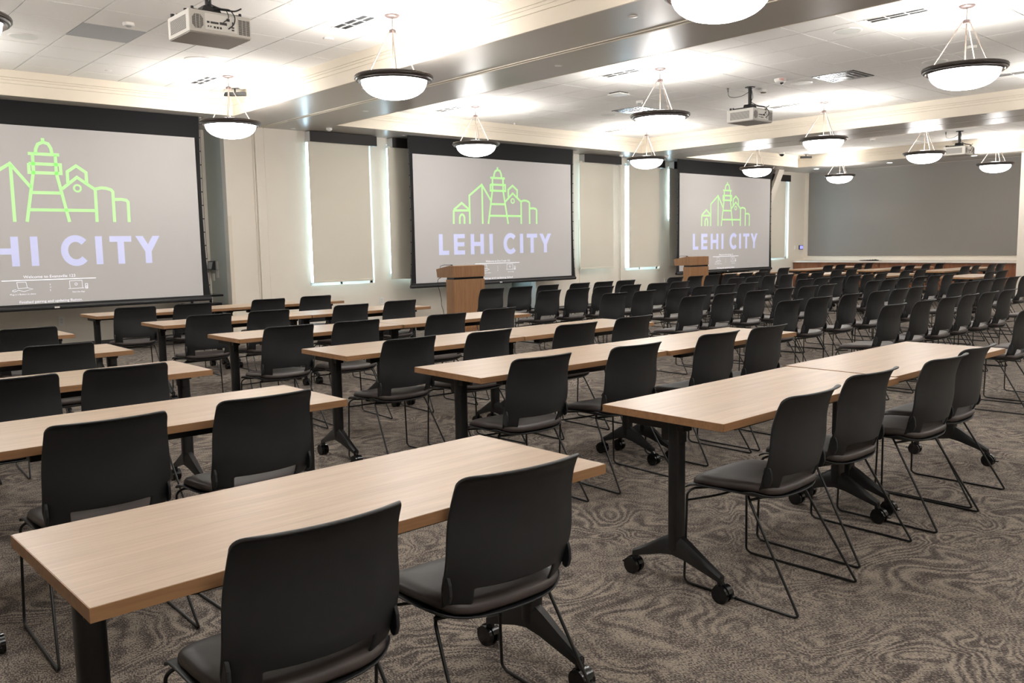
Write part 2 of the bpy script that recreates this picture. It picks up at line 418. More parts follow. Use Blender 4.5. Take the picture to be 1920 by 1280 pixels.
# far wall: fabric panel and cabinet run
bm = bmesh.new(); box(bm, XR - .03, XR - .001, 7.12, 12.86, .965, 3.345)
tag(finish('acoustic_panel', bm, 'fabric panel', bevel=.004), 'huge grey fabric covered wall panel above the long cabinet', 'wall panel')
t = thing('cabinet', 'long reddish wood low cabinet run under the grey wall panel', 'cabinet', (22.72, 10.0, 0))
bm = bmesh.new(); box(bm, 0, .56, -2.92, 2.985, .08, .79); finish('body', bm, 'cabinet wood', t)
bm = bmesh.new(); box(bm, .04, .56, -2.90, 2.98, 0, .08); finish('toe_kick', bm, 'baseboard vinyl', t)
ys_ = [-2.90 + k * .842 for k in range(8)]
for k in range(7):
    bm = bmesh.new(); box(bm, -.02, -.001, ys_[k] + .006, min(ys_[k + 1] - .006, 2.98), .09, .785)
    d = finish('door', bm, 'cabinet wood', t)
    bm = bmesh.new(); lathe(bm, [(0.0001, -.022), (.009, -.02), (.009, 0)], (0, 0, 0), 12)
    kn = finish('lock', bm, 'brushed metal', d, loc=(-.021, (ys_[k] + .07), .70), rot=(0, radians(90), 0))
bm = bmesh.new(); box(bm, 22.66, XR - .002, 7.075, 12.995, .79, .835); box(bm, 22.655, 22.66, 7.075, 12.995, .79, .835, 1)
o = finish('countertop', bm, ['stone top', 'stone edge']); tag(o, 'speckled cream stone countertop on the long wood cabinet', 'countertop')
bm = bmesh.new()
for k in range(5):
    tube(bm, [(22.72 + .05 * k, 11.03 - .11 * k, .845), (22.77 + .04 * k, 10.9 - .05 * k, .852 + .004 * k), (22.8 + .03 * k, 10.70 - .03 * k, .846)], .008, 6)
box(bm, 22.72, 22.98, 10.52, 11.0, .835, .842)
tag(finish('remote_tray', bm, 'smoked black'), 'small black tray of dark items lying on the cream countertop', 'tray')

# ------------------------------------------------------------ wall plates and panels
def plate(name, lab, cat, loc, facing, w_, h_, d=.008, m_='white plastic', slots=True, group=None):
    """facing '-Y' (window wall) or '-X' (return)"""
    t = thing(name, lab, cat, loc, 0 if facing == '-Y' else radians(-90), group)
    bm = bmesh.new(); box(bm, -w_ / 2, w_ / 2, -d, -.0005, -h_ / 2, h_ / 2); finish('cover', bm, m_, t, bevel=.002)
    if slots:
        for s in (-1, 1):
            bm = bmesh.new(); box(bm, -.017, .017, -d - .002, -d, s * .02 - .014 + .0, s * .02 + .014); finish('socket', bm, 'speaker grille', t)
    return t
plate('outlet', 'white wall outlet below the left screen', 'outlet', (3.477, YRC, .43), '-Y', .085, .15)
plate('outlet', 'white wall outlet below the tall bright-edged shade', 'outlet', (8.567, YW, .47), '-Y', .075, .12)
plate('outlet', 'white wall outlet behind the first theatre chairs, right of the middle screen', 'outlet', (14.106, YW, .47), '-Y', .075, .12)
plate('outlet', 'white wall outlet near the far lectern, left of a pair', 'outlet', (16.592, YW, .50), '-Y', .075, .12)
plate('outlet', 'white wall outlet near the far lectern, right of a pair', 'outlet', (16.783, YW, .50), '-Y', .075, .12)
# return wall beside screen one: control panel and plates (mounted on the -X face)
t = thing('control_panel', 'small dark tilted control screen on the grey-green return wall', 'control panel', (5.77, 13.65, 1.18), radians(-90))
bm = bmesh.new(); prism(bm, [(-.0005, -.075), (-.0005, .075), (-.045, .065), (-.075, -.065)], 'X', -.11, .11); finish('housing', bm, 'charcoal plastic', t, bevel=.004)
bm = bmesh.new(); prism(bm, [(-.0475, .055), (-.073, -.055), (-.076, -.055), (-.050, .055)], 'X', -.095, .095); finish('screen', bm, 'grille grey', t)
plate('light_switch', 'white switch plate right of the dark control screen', 'light switch', (5.77, 13.50, 1.18), '-X', .08, .13, slots=False)
plate('light_switch', 'white switch plate under the dark control screen', 'light switch', (5.77, 13.65, .99), '-X', .08, .115, slots=False)
plate('light_switch', 'white switch plate below the other plate on the return wall', 'light switch', (5.77, 13.49, 1.04), '-X', .08, .12, slots=False)
# far corner touch panel
t = thing('touch_panel', 'small wall touch screen glowing violet blue beside the far corner', 'touch screen', (23.11, YW, 1.215))
bm = bmesh.new(); box(bm, -.105, .105, -.03, -.0005, -.062, .062); finish('bezel', bm, 'smoked black', t, bevel=.006)
bm = bmesh.new(); box(bm, -.088, .088, -.032, -.030, -.046, .046); finish('display', bm, 'touch screen', t)
plate('light_switch', 'cream switch plate left of the glowing touch screen', 'light switch', (22.82, YW, 1.21), '-Y', .08, .12, slots=False)
plate('light_switch', 'white switch plate below the glowing touch screen', 'light switch', (23.12, YW, 1.075), '-Y', .09, .115, slots=True)

# ------------------------------------------------------------ projection screens
SW, SH = 3.985, 2.284
LOGO = [[(0.2215, 0.4644), (0.2235, 0.5761)], [(0.2236, 0.5777), (0.2712, 0.6334), (0.317, 0.5801)], [(0.2235, 0.5721), (0.3169, 0.5744)], [(0.3180, 0.4651), (0.3180, 0.6956), (0.3956, 0.7869), (0.4523, 0.6562)], [(0.2575, 0.4647), (0.2580, 0.5169), (0.2635, 0.5354), (0.272, 0.542), (0.2808, 0.5357), (0.2859, 0.5173), (0.2855, 0.4648)], [(0.3970, 0.7805), (0.3967, 0.4656)], [(0.4962, 0.9373), (0.4961, 0.9167)], [(0.4716, 0.849), (0.4739, 0.8755), (0.4806, 0.9015), (0.496, 0.915), (0.5113, 0.9071), (0.5186, 0.8829), (0.5214, 0.8516)], [(0.4495, 0.8475), (0.5426, 0.8472)], [(0.4630, 0.8419), (0.4623, 0.7349)], [(0.5303, 0.8464), (0.5301, 0.7383)], [(0.4499, 0.7920), (0.5438, 0.7920), (0.5438, 0.7425), (0.4495, 0.7420), (0.4499, 0.7943)], [(0.4604, 0.7348), (0.4324, 0.4658)], [(0.5301, 0.7408), (0.5595, 0.4666)], [(0.4519, 0.6305), (0.5403, 0.6312)], [(0.441, 0.5337), (0.6454, 0.5338)], [(0.5438, 0.6554), (0.5919, 0.7245), (0.6470, 0.6566), (0.6459, 0.4672)], [(0.5626, 0.6896), (0.5635, 0.755), (0.5915, 0.7901), (0.6216, 0.7539), (0.6212, 0.6878)], [(0.647, 0.6594), (0.6666, 0.668), (0.6835, 0.666), (0.6984, 0.6575), (0.7035, 0.6467), (0.703, 0.4675)], [(0.704, 0.6013), (0.7307, 0.6030), (0.7459, 0.5982), (0.7520, 0.5877), (0.7514, 0.4678)]]
def stroke(bm, pts, wd, y=0.0):
    """flat mitred stroke in the XZ plane facing -Y"""
    pts = [Vector((u * SW, v * SH)) for u, v in pts]
    L, R_ = [], []
    for i, p_ in enumerate(pts):
        ds = []
        if i > 0: ds.append((p_ - pts[i - 1]).normalized())
        if i < len(pts) - 1: ds.append((pts[i + 1] - p_).normalized())
        d = sum(ds, Vector((0, 0)));  d = d.normalized() if d.length > 1e-6 else ds[0]
        nrm = Vector((-d.y, d.x)); k_ = 1.0
        if len(ds) == 2: k_ = min(1.0 / max(nrm.dot(Vector((-ds[0].y, ds[0].x))), 0.35), 2.2)
        L.append(p_ + nrm * wd / 2 * k_); R_.append(p_ - nrm * wd / 2 * k_)
    VL = [bm.verts.new((q.x, y, q.y)) for q in L]; VR = [bm.verts.new((q.x, y, q.y)) for q in R_]
    for i in range(len(pts) - 1): bm.faces.new((VL[i], VL[i + 1], VR[i + 1], VR[i]))
def poly(bm, pts, y=0.0): bm.faces.new([bm.verts.new((u * SW, y, v * SH)) for u, v in pts])
def text_obj(name, body, u, v, size, align, parent, mt, y, widthu=None):
    cu = bpy.data.curves.new(name, 'FONT'); cu.body = body; cu.size = size; cu.align_x = align; cu.resolution_u = 3
    tmp = bpy.data.objects.new('tmp', cu); COL.objects.link(tmp)
    dg = bpy.context.evaluated_depsgraph_get(); dg.update()
    me = bpy.data.meshes.new_from_object(tmp.evaluated_get(dg)); bpy.data.objects.remove(tmp)
    sx = 1.0
    if widthu:
        xs = [v_.co.x for v_ in me.vertices]; sx = widthu * SW / (max(xs) - min(xs))
    for v_ in me.vertices: v_.co = Vector((u * SW + v_.co.x * sx, 0, v * SH + v_.co.y))
    me.materials.clear(); me.materials.append(MAT[mt])
    o = bpy.data.objects.new(name, me); COL.objects.link(o); o.parent = parent; o.location = (0, y, 0)
    return o
def screen(x0, zb, zt, lab, welcome, foot, w_=SW):
    t = thing('projection_screen', lab, 'projection screen', (x0, 12.5, zb), 0, 'electric projection screens')
    sx = w_ / SW; sz = (zt - zb) / SH
    top = (ZS + .10 - zb)
    # black masking with gently drawn-in tensioned sides
    bm = bmesh.new(); N = 14
    Lp = []; Rp = []
    for k in range(N + 1):
        v = k / N; z = -.05 + (top + .05) * v
        b_ = .085 - .028 * math.sin(pi * v) + (.03 * (1 - v) ** 6)
        Lp.append((-b_, z)); Rp.append((w_ + b_, z))
    for y in (.003, .006):
        A = [bm.verts.new((p_[0], y, p_[1])) for p_ in Lp]; B = [bm.verts.new((p_[0], y, p_[1])) for p_ in Rp]
        for k in range(N): bm.faces.new((A[k], B[k], B[k + 1], A[k + 1]))
    finish('masking', bm, 'screen masking', t)
    bm = bmesh.new(); box(bm, 0, w_, -.002, .002, 0, zt - zb); finish('viewing_surface', bm, 'projected white', t)
    bm = bmesh.new(); cyl(bm, (-.12, .0, -.055), (w_ + .12, .0, -.055), .03, 12); box(bm, -.10, w_ + .10, -.012, .012, -.085, -.0)
    bar = finish('bottom_bar', bm, 'screen case', t)
    bm = bmesh.new(); box(bm, w_ / 2 - .03, w_ / 2 + .03, -.033, -.03, -.066, -.046); b2 = finish('badge', bm, 'white plastic', bar); b2['label'] = 'tiny pale maker plate'
    # side tension cords with tabs
    for s in (-1, 1):
        bm = bmesh.new()
        pts = []
        for k in range(N + 1):
            v = k / N; z = -.05 + (top + .05) * v
            b_ = .095 - .012 * math.sin(pi * v) + .03 * (1 - v) ** 6
            pts.append(((-b_ if s < 0 else w_ + b_), .004, z))
            xx = pts[-1][0]; box(bm, min(xx, xx - s * .03), max(xx, xx - s * .03), .002, .007, z - .008, z + .008)
        tube(bm, pts, .003, 5)
        finish('tension_cord', bm, 'screen case', t)
    def sc(o): o.scale = (sx, 1, sz); return o
    bm = bmesh.new()
    for pl in LOGO: stroke(bm, pl, .041)
    stroke(bm, [(.5911 + .0108 * cos(a * pi / 10), .6613 + .0185 * sin(a * pi / 10)) for a in range(21)], .026)
    o = sc(finish('skyline_logo', bm, 'projected green', t, loc=(0, -.004, 0))); o['label'] = 'light green outline of a lighthouse tower and roofs'
    # LEHI CITY
    bm = bmesh.new(); c0, c1 = .2170, .3830; cm = (c0 + c1) / 2
    def R4(a, b, z0, z1): poly(bm, [(a, z0), (b, z0), (b, z1), (a, z1)])
    s = .0222
    R4(.1326, .1326 + s, c0, c1); R4(.1326 + s, .1906, c0, c0 + .034)
    R4(.2194, .2194 + s, c0, c1)
    for z in (c0, cm - .017, c1 - .034): R4(.2194 + s, .2849 - (.003 if z == cm - .017 else 0), z, z + .034)
    R4(.3198, .3198 + s, c0, c1); R4(.4015 - s, .4015, c0, c1); R4(.3198 + s, .4015 - s, cm - .016, cm + .018)
    R4(.4360, .4360 + s, c0, c1)
    o = sc(finish('city_lettering', bm, 'projected lilac', t, loc=(0, -.004, 0))); o['label'] = 'pale lilac word LEHI'
    bm = bmesh.new()
    arc = [(.5725 + .0355 * cos(a) , cm + .0705 * sin(a)) for a in [radians(42 + k * (276 / 22)) for k in range(23)]]
    stroke(bm, arc, .0222 * SW)
    R4(.6350, .6350 + s, c0, c1)
    R4(.6815, .7542, c1 - .034, c1); R4(.7178 - s / 2, .7178 + s / 2, c0, c1 - .034)
    R4(.8105 - s / 2, .8105 + s / 2, c0, cm - .012)
    poly(bm, [(.7686, c1), (.7935, c1), (.8105, cm + .032), (.8105 + s / 2, cm - .012), (.8105 - s / 2, cm - .012)])
    poly(bm, [(.8275, c1), (.8522, c1), (.8105 + s / 2, cm - .012), (.8105, cm + .032)])
    o = sc(finish('city_lettering', bm, 'projected lilac', t, loc=(0, -.004, 0))); o['label'] = 'pale lilac word CITY'
    sc(text_obj('welcome_caption', welcome, .4081 if 'Evans' in welcome else .41, .1480, .052, 'LEFT', t, 'projected lettering', -.004, .1565))
    bm = bmesh.new(); W = .007
    stroke(bm, [(.3448, .1369), (.6297, .1369)], .010)
    for pl in ([(.3903, .092), (.388, .1269), (.4146, .1268), (.4176, .0945)], [(.3903, .092), (.4176, .0945), (.4338, .0867), (.407, .0745), (.3903, .083)],
               [(.3850, .086), (.375, .083), (.3735, .078), (.379, .0745), (.386, .078), (.3903, .083)],
               [(.5455, .082), (.5455, .1251), (.5843, .1256), (.585, .082)], [(.5402, .0800), (.5897, .0807)], [(.5942, .0778), (.5942, .1059), (.6012, .1059), (.6012, .0778), (.5942, .0778)],
               [(.565 + .004 * cos(a), .105 + .007 * sin(a)) for a in [k * pi / 5 for k in range(11)]],
               [(.5977 + .003 * cos(a), .087 + .0055 * sin(a)) for a in [k * pi / 4 for k in range(9)]],
               [(.4855, .1125), (.4855, .104)], [(.4840, .0925), (.4885, .0935)], [(.4855, .082), (.4855, .070)]):
        stroke(bm, pl, .005)
    sc(finish('pairing_icons', bm, 'projected lettering', t, loc=(0, -.004, 0)))
    sc(text_obj('icon_caption', 'Plug in a Button to share', .3659, .055, .028, 'LEFT', t, 'projected lettering', -.004, .0745))
    sc(text_obj('icon_caption', 'Start the App', .5517, .0565, .028, 'LEFT', t, 'projected lettering', -.004, .0387))
    sc(text_obj('status_caption', foot, .3907, .0075, .046, 'LEFT', t, 'projected lettering', -.004, .190))
    return t
screen(5.108 - SW, .765, 3.055, 'projection screen at the left reading Welcome to Evansville 123', 'Welcome to Evansville 123', 'Finished pairing and updating Button.')
screen(8.98, .772, 3.050, 'middle projection screen behind the nearer lectern, Welcome to Dry Creek', 'Welcome to Dry Creek 122', 'Pairing and updating failed')
screen(16.66, .735, 3.045, 'farthest projection screen, beside the diagonal wall brace', 'Welcome to Silver Springs 121', 'Pairing and updating failed', 3.94)

# dark carts standing in the recesses under screens one and three
for (x, y, wd, lab) in ((5.42, 13.35, .5, 'black media cart under the right corner of the left screen'), (19.5, 13.3, .6, 'black media cart below the farthest screen')):
    t = thing('media_cart', lab, 'cart', (x, y, 0))
    bm = bmesh.new(); box(bm, -wd / 2, wd / 2, -.2, .2, .10, .60); finish('body', bm, 'smoked black', t, bevel=.005)
    bm = bmesh.new(); box(bm, -wd / 2 + .02, wd / 2 + .02, -.22, .22, .70, .73); finish('shelf', bm, 'smoked black', t, bevel=.003)
    bm = bmesh.new()
    for sx_ in (-.15, .15): cyl(bm, (sx_, 0, .6), (sx_, 0, .7), .02, 10)
    finish('riser', bm, 'black metal', t)
    for sx_ in (-1, 1):
        for sy in (-1, 1):
            bm = bmesh.new(); cyl(bm, (sx_ * (wd / 2 - .05) - .012, sy * .15, .05), (sx_ * (wd / 2 - .05) + .012, sy * .15, .05), .05, 14); finish('caster', bm, 'wheel plastic', t)

# ------------------------------------------------------------ lecterns (speaker side faces -X)
def lectern(x, y, lab):
    """x,y: middle of the audience-side face"""
    t = thing('lectern', lab, 'lectern', (x, y, 0), 0, 'wooden lecterns')
    bm = bmesh.new(); box(bm, -.33, .33, 0, .215, .05, .873); finish('body', bm, 'lectern wood', t, bevel=.004)
    bm = bmesh.new(); box(bm, -.33, .33, 0.01, .46, 0, .05); finish('base', bm, 'lectern wood', t, bevel=.004)
    bm = bmesh.new(); box(bm, -.32, .315, .012, .205, .873, .908); finish('reveal_band', bm, 'smoked black', t)
    bm = bmesh.new(); prism(bm, [(0, .908), (0, 1.098), (.12, 1.104), (.48, 1.043), (.455, .902)], 'X', -.33, .33); finish('head', bm, 'lectern wood', t, bevel=.003)
    bm = bmesh.new()
    tube(bm, [(-.26, .45, 1.04), (-.27, .45, 1.09), (-.25, .36, 1.115), (-.22, .22, 1.112)], .004, 6, .04); cyl(bm, (-.22, .22, 1.112), (-.21, .18, 1.108), .008, 8)
    finish('microphone', bm, 'black metal', t)
    return t
lectern(9.075, 11.11, 'wood lectern in front of the middle screen, cord hanging at its left')
lectern(16.02, 11.45, 'wood lectern in front of the far screen, behind theatre chairs')
bm = bmesh.new()
tube(bm, [(8.78, 11.50, .905), (8.765, 11.58, .87), (8.789, 11.60, .74), (8.818, 11.60, .67), (8.83, 11.60, .60), (8.85, 11.60, .51), (8.847, 11.60, .43), (8.888, 11.60, .32), (8.91, 11.60, .15), (8.93, 11.6, .007), (9.1, 11.65, .007)], .0045, 6, .04)
tag(finish('power_cord', bm, 'black metal'), 'thin black cord drooping from the nearer lectern head to the floor', 'cord')

# ------------------------------------------------------------ ceiling fittings
def puck(name, lab, cat, x, y, r, h_, m_='white plastic', z=ZC, group=None, inner=None):
    t = thing(name, lab, cat, (x, y, z), 0, group)
    bm = bmesh.new(); lathe(bm, [(r * .9, -h_), (r, -h_ * .6), (r, -.0003)], seg=28, cap0=True); finish('base', bm, m_, t, smooth='auto')
    if inner:
        bm = bmesh.new(); lathe(bm, [(r * inner[0] * .8, -h_ - inner[1]), (r * inner[0], -h_ - inner[1] * .5), (r * inner[0], -h_ + .0005)], seg=20, cap0=True); finish('core', bm, inner[2], t, smooth='auto')
    return t
def speaker(x, y, lab):
    t = thing('ceiling_speaker', lab, 'ceiling speaker', (x, y, ZC), 0, 'round ceiling speakers')
    bm = bmesh.new(); lathe(bm, [(.128, -.006), (.140, -.009), (.150, -.005), (.152, -.0003)], seg=36); finish('ring', bm, 'white plastic', t, smooth='auto')
    bm = bmesh.new(); lathe(bm, [(.0005, -.0055), (.129, -.0055)], seg=36); finish('grille', bm, 'speaker grille', t)
speaker(2.42, 10.15, 'round ceiling speaker above the left screen, near the grey tile')
speaker(4.24, 10.14, 'round ceiling speaker beyond the big projector, near the left-bay pendant')
speaker(11.54, 10.20, 'round ceiling speaker next to the dark cassette unit in the middle bay')
speaker(11.53, 6.52, 'round ceiling speaker beside the square cassette vent')
speaker(9.12, 4.63, 'round ceiling speaker near the beam at the top right')
speaker(11.58, 4.70, 'round ceiling speaker hidden partly behind the rightmost large pendant')
speaker(19.5, 5.4, 'round ceiling speaker in the far bay')
puck('smoke_detector', 'small white round detector on the ceiling beside the grey tile', 'detector', 3.07, 8.96, .055, .03, inner=(.5, .008, 'grille grey'))
puck('smoke_detector', 'white disc detector between slot vent and pendant in the near bay', 'detector', 4.91, 8.30, .055, .02)
puck('sprinkler', 'tiny sprinkler cap over the left screen', 'sprinkler', 3.63, 11.41, .04, .006)
puck('smoke_detector', 'small detector by the middle-bay cassette unit', 'detector', 10.84, 8.92, .055, .04, inner=(.6, .012, 'grille grey'))
puck('smoke_detector', 'round beige detector behind the middle projector mount', 'detector', 11.57, 7.16, .06, .04, inner=(.7, .012, 'lamp rod'))
puck('sprinkler', 'sprinkler cap on the middle bay ceiling above the middle screen', 'sprinkler', 10.32, 10.84, .045, .006)
puck('sprinkler', 'tiny sprinkler head near the crown above the middle screen', 'sprinkler', 10.87, 11.9, .02, .03)
puck('sprinkler', 'sprinkler cap near the pendant pair in the middle bay', 'sprinkler', 12.16, 10.87, .045, .006)
puck('smoke_detector', 'white detector to the left of the rightmost large pendant', 'detector', 11.01, 4.05, .055, .03)
puck('smoke_detector', 'white detector on the far bay ceiling between pendants', 'detector', 19.18, 9.08, .06, .035, inner=(.5, .01, 'grille grey'))
for (x, y, lab) in ((5.89, 4.92, 'sprinkler cap on the near beam at the top of the picture'), (6.82, 6.74, 'sprinkler cap on the near beam right of its groove'),
                    (5.88, 9.12, 'sprinkler cap on the near beam beside the large pendant'), (6.83, 10.61, 'sprinkler cap on the near beam under the large pendant'),
                    (6.85, 12.79, 'sprinkler cap on the soffit left of the first roller shade'), (14.97, 5.29, 'sprinkler cap on the far beam at the right edge'),
                    (15.82, 10.65, 'sprinkler cap on the far beam over the far screen')):
    puck('sprinkler', lab, 'sprinkler', x, y, .042, .005, z=ZS)
for (x, y, lab) in ((7.3, 12.43, 'white sensor on the soffit above the first roller shade'), (14.63, 12.55, 'white sensor on the soffit above the shade right of the middle screen'),
                    (15.69, 12.14, 'white sensor on the soffit left of the far screen')):
    puck('motion_sensor', lab, 'sensor', x, y, .05, .035, z=ZS, inner=(.5, .015, 'speaker grille'))
# square wireless access point
t = thing('access_point', 'square white wireless access point on the middle bay ceiling', 'access point', (10.01, 8.64, ZC), 0)
bm = bmesh.new(); box(bm, -.12, .12, -.12, .12, -.035, -.014); finish('cover', bm, 'white plastic', t, bevel=.012)
bm = bmesh.new(); box(bm, -.10, .10, -.10, .10, -.014, -.0004); finish('bracket', bm, 'vent dark', t)
# fire strobe
t = thing('fire_strobe', 'white ceiling fire strobe with red letters', 'strobe', (11.01, 6.55, ZC), radians(-42))
bm = bmesh.new(); lathe(bm, [(.055, -.05), (.075, -.035), (.085, -.0004)], seg=28, cap0=True); finish('base', bm, 'white plastic', t, smooth='auto')
bm = bmesh.new(); lathe(bm, [(.0005, -.075), (.02, -.07), (.028, -.05)], (.02, 0, 0), seg=16); finish('lens', bm, 'brushed metal', t, smooth=True)
cu = bpy.data.curves.new('fire', 'FONT'); cu.body = 'FIRE'; cu.size = .034; cu.align_x = 'CENTER'
tmp = bpy.data.objects.new('tmp', cu); COL.objects.link(tmp)
me = bpy.data.meshes.new_from_object(tmp.evaluated_get(bpy.context.evaluated_depsgraph_get())); bpy.data.objects.remove(tmp)
me.materials.clear(); me.materials.append(MAT['red print'])
o = bpy.data.objects.new('fire_lettering', me); COL.objects.link(o); o.parent = t; o.location = (-.01, -.0835, -.032); o.rotation_euler = (radians(105), 0, 0); o['label'] = 'red letters FIRE'
# dark bar sensors hung in bay corners
for (x, y, lab) in ((5.36, 11.62, 'dark bar-shaped sensor hung near the crown corner by the left-bay pendant'), (21.02, 11.72, 'dark bar-shaped sensor hung in the far bay corner')):
    t = thing('camera_bar', lab, 'camera', (x, y, ZC), radians(-42))
    bm = bmesh.new(); box(bm, -.15, .15, -.03, .03, -.11, -.055); finish('housing', bm, 'smoked black', t, bevel=.008)
    bm = bmesh.new(); cyl(bm, (0, 0, -.06), (0, 0, -.0004), .012, 10); box(bm, -.06, .06, -.03, .03, -.006, -.0004); finish('mount', bm, 'black metal', t)
# dome camera
t = thing('dome_camera', 'small dome camera at the top of the crown in the far bay', 'camera', (20.05, 11.85, ZC), 0)
bm = bmesh.new(); lathe(bm, [(.07, -.05), (.075, -.0004)], seg=24); finish('base', bm, 'white plastic', t, smooth='auto')
bm = bmesh.new(); lathe(bm, [(.0005, -.105), (.03, -.098), (.055, -.075), (.065, -.05)], seg=24); finish('dome', bm, 'smoked black', t, smooth=True)
# grey return tile
bm = bmesh.new(); box(bm, 2.73, 3.33, 9.222, 9.82, ZC - .001, ZC + .011)
tag(finish('return_grille', bm, 'grille grey'), 'flat grey ceiling tile among white tiles, near the left', 'ceiling tile')
# slot diffusers near the pendants
def slot_vent(x, y, lab):
    t = thing('slot_diffuser', lab, 'air vent', (x, y, ZC), 0, 'two-slot ceiling diffusers')
    bm = bmesh.new()
    for (a, b) in ((-.085, -.075), (-.008, .008), (.075, .085)): box(bm, a, b, -.30, .30, -.006, -.0003)
    for (c_, d) in ((-.30, -.29), (.29, .30)): box(bm, -.085, .085, c_, d, -.006, -.0003)
    for q in (-.1, .1): box(bm, -.075, .075, q - .004, q + .004, -.004, -.0008)
    finish('frame', bm, 'vent frame', t)
    for a in (-.0415, .0415):
        bm = bmesh.new(); box(bm, a - .033, a + .033, -.29, .29, -.0012, -.0003); finish('slot', bm, 'vent dark', t)
LX = [4.93, 9.08, 13.42, 17.35, 21.35]
vents = [(4.80, 11.33, 'slot diffuser beside the left-bay pendant nearest the screens'), (4.78, 7.58, 'slot diffuser left of the large pendant before the near beam'),
         (8.89, 7.64, 'slot diffuser left of the middle pendant of the middle bay'), (8.89, 11.33, 'slot diffuser above the middle screen'),
         (13.23, 11.46, 'slot diffuser left of the pendant near the second beam corner'), (8.89, 4.0, 'slot diffuser left of the rightmost large pendant'),
         (13.24, 7.75, 'slot diffuser behind the middle projector'), (13.31, 4.26, 'slot diffuser at the right edge of the middle bay'),
         (17.2, 7.75, 'slot diffuser behind the far bay near pendant'), (21.2, 11.5, 'slot diffuser near the far bay corner'), (21.2, 7.9, 'slot diffuser near the right far-bay pendant')]
for v_ in vents: slot_vent(*v_)
# cassette units
def cassette(x, y, lab):
    t = thing('cassette_unit', lab, 'air conditioner', (x, y, ZC), 0, 'square ceiling cassettes')
    bm = bmesh.new()
    for k in range(3):
        r0 = .298 - k * .075; r1 = r0 - .03; z0 = -.006 - k * .004
        for (a, b, c_, d) in ((-r0, r0, -r0, -r1), (-r0, r0, r1, r0), (-r0, -r1, -r1, r1), (r1, r0, -r1, r1)): box(bm, a, b, c_, d, z0, z0 + .006)
    box(bm, -.08, .08, -.08, .08, -.022, -.016)
    finish('louvres', bm, 'brushed metal', t)
    bm = bmesh.new(); box(bm, -.299, .299, -.299, .299, .008, .012)
    for (a, b) in ((-.299, -.293), (.293, .299)): box(bm, a, b, -.299, .299, -.006, .012); box(bm, -.299, .299, a, b, -.006, .012)
    finish('plenum', bm, 'vent dark', t)
cassette(11.25 + T / 2, 6.22 - T / 2, 'square silver ceiling cassette right of the fire strobe')
cassette(11.25 + T / 2, 9.27 + T / 2, 'square silver ceiling cassette behind the middle bay pendant')
# recessed downlights in the far soffit
for k, (x, y, lab) in enumerate(((22.15, 12.03, 'small lit downlight in the far soffit nearest the window corner'), (22.15, 10.02, 'small lit downlight in the far soffit, second from the corner'),
                                 (22.15, 8.0, 'small lit downlight in the far soffit behind the far projector'), (22.15, 6.2, 'small downlight in the far soffit at the right edge'))):
    t = thing('downlight', lab, 'downlight', (x, y, ZS), 0, 'far soffit downlights')
    bm = bmesh.new(); lathe(bm, [(.06, -.004), (.08, -.006), (.085, -.0004)], seg=28); finish('trim_ring', bm, 'white plastic', t)
    bm = bmesh.new(); lathe(bm, [(.0005, -.003), (.061, -.003)], seg=28); finish('lens', bm, 'downlight glow', t)

# ------------------------------------------------------------ pendants
def make_pendant():
    t = thing('pendant_lamp', 'pendant', 'pendant lamp', (0, 0, ZC))
    zt = -.598                      # rim plane below ceiling (3.06)
    bm = bmesh.new(); lathe(bm, [(.0005, -.028), (.02, -.028), (.055, -.022), (.072, -.010), (.075, -.0004)], seg=28); finish('canopy', bm, 'lamp canopy', t, smooth=True)
    bm = bmesh.new(); cyl(bm, (0, 0, -.0255), (0, 0, -.66), .006, 10); finish('stem', bm, 'lamp rod', t, smooth='auto')
    bm = bmesh.new(); lathe(bm, [(.0065, -.172), (.03, -.170), (.034, -.158), (.034, -.142), (.022, -.132), (.0065, -.13)], seg=20); finish('hub', bm, 'lamp canopy', t, smooth='auto')
    for k in range(3):
        a = radians(0 + 120 * k)
        bm = bmesh.new(); tube(bm, [(.03 * cos(a), .03 * sin(a), -.15), (.045 * cos(a), .045 * sin(a), -.165), (.30 * cos(a), .30 * sin(a), zt + .02)], .0055, 8)
        finish('rod', bm, 'lamp rod', t, smooth='auto')
    bm = bmesh.new()
    lathe(bm, [(.315, zt - .035), (.345, zt - .040), (.352, zt - .028), (.368, zt - .026), (.372, zt - .012), (.384, zt - .008), (.385, zt + .012), (.378, zt + .022), (.355, zt + .026), (.315, zt + .018), (.315, zt - .035)], seg=48)
    finish('rim', bm, 'lamp bronze', t, smooth='auto')
    bm = bmesh.new()
    prof = [(.318, zt - .030)]
    for k in range(1, 9):
        a = k / 8; prof.append((.318 * cos(a * pi / 2 * .995) ** .85 if k < 8 else .0005, zt - .030 - .165 * math.sin(a * pi / 2)))
    lathe(bm, prof, seg=40); finish('bowl', bm, 'frosted bowl', t, smooth=True)
    bm = bmesh.new()
    for k in range(3):
        a = radians(20 + 120 * k); x, y = .09 * cos(a), .09 * sin(a)
        cyl(bm, (0, 0, -.655), (x, y, -.655), .008, 8); cyl(bm, (x, y, -.655), (x, y, -.70), .014, 8)
    finish('lamp_holder', bm, 'white plastic', t)
    L = bpy.data.lights.new('bulb', 'POINT'); L.energy = LAMP_UP; L.color = (1.0, .96, .92); L.shadow_soft_size = .11
    lo = bpy.data.objects.new('bulb', L); COL.objects.link(lo); lo.parent = t; lo.location = (0, 0, zt + .03)
    return t
pen = make_pendant(); used = [False]
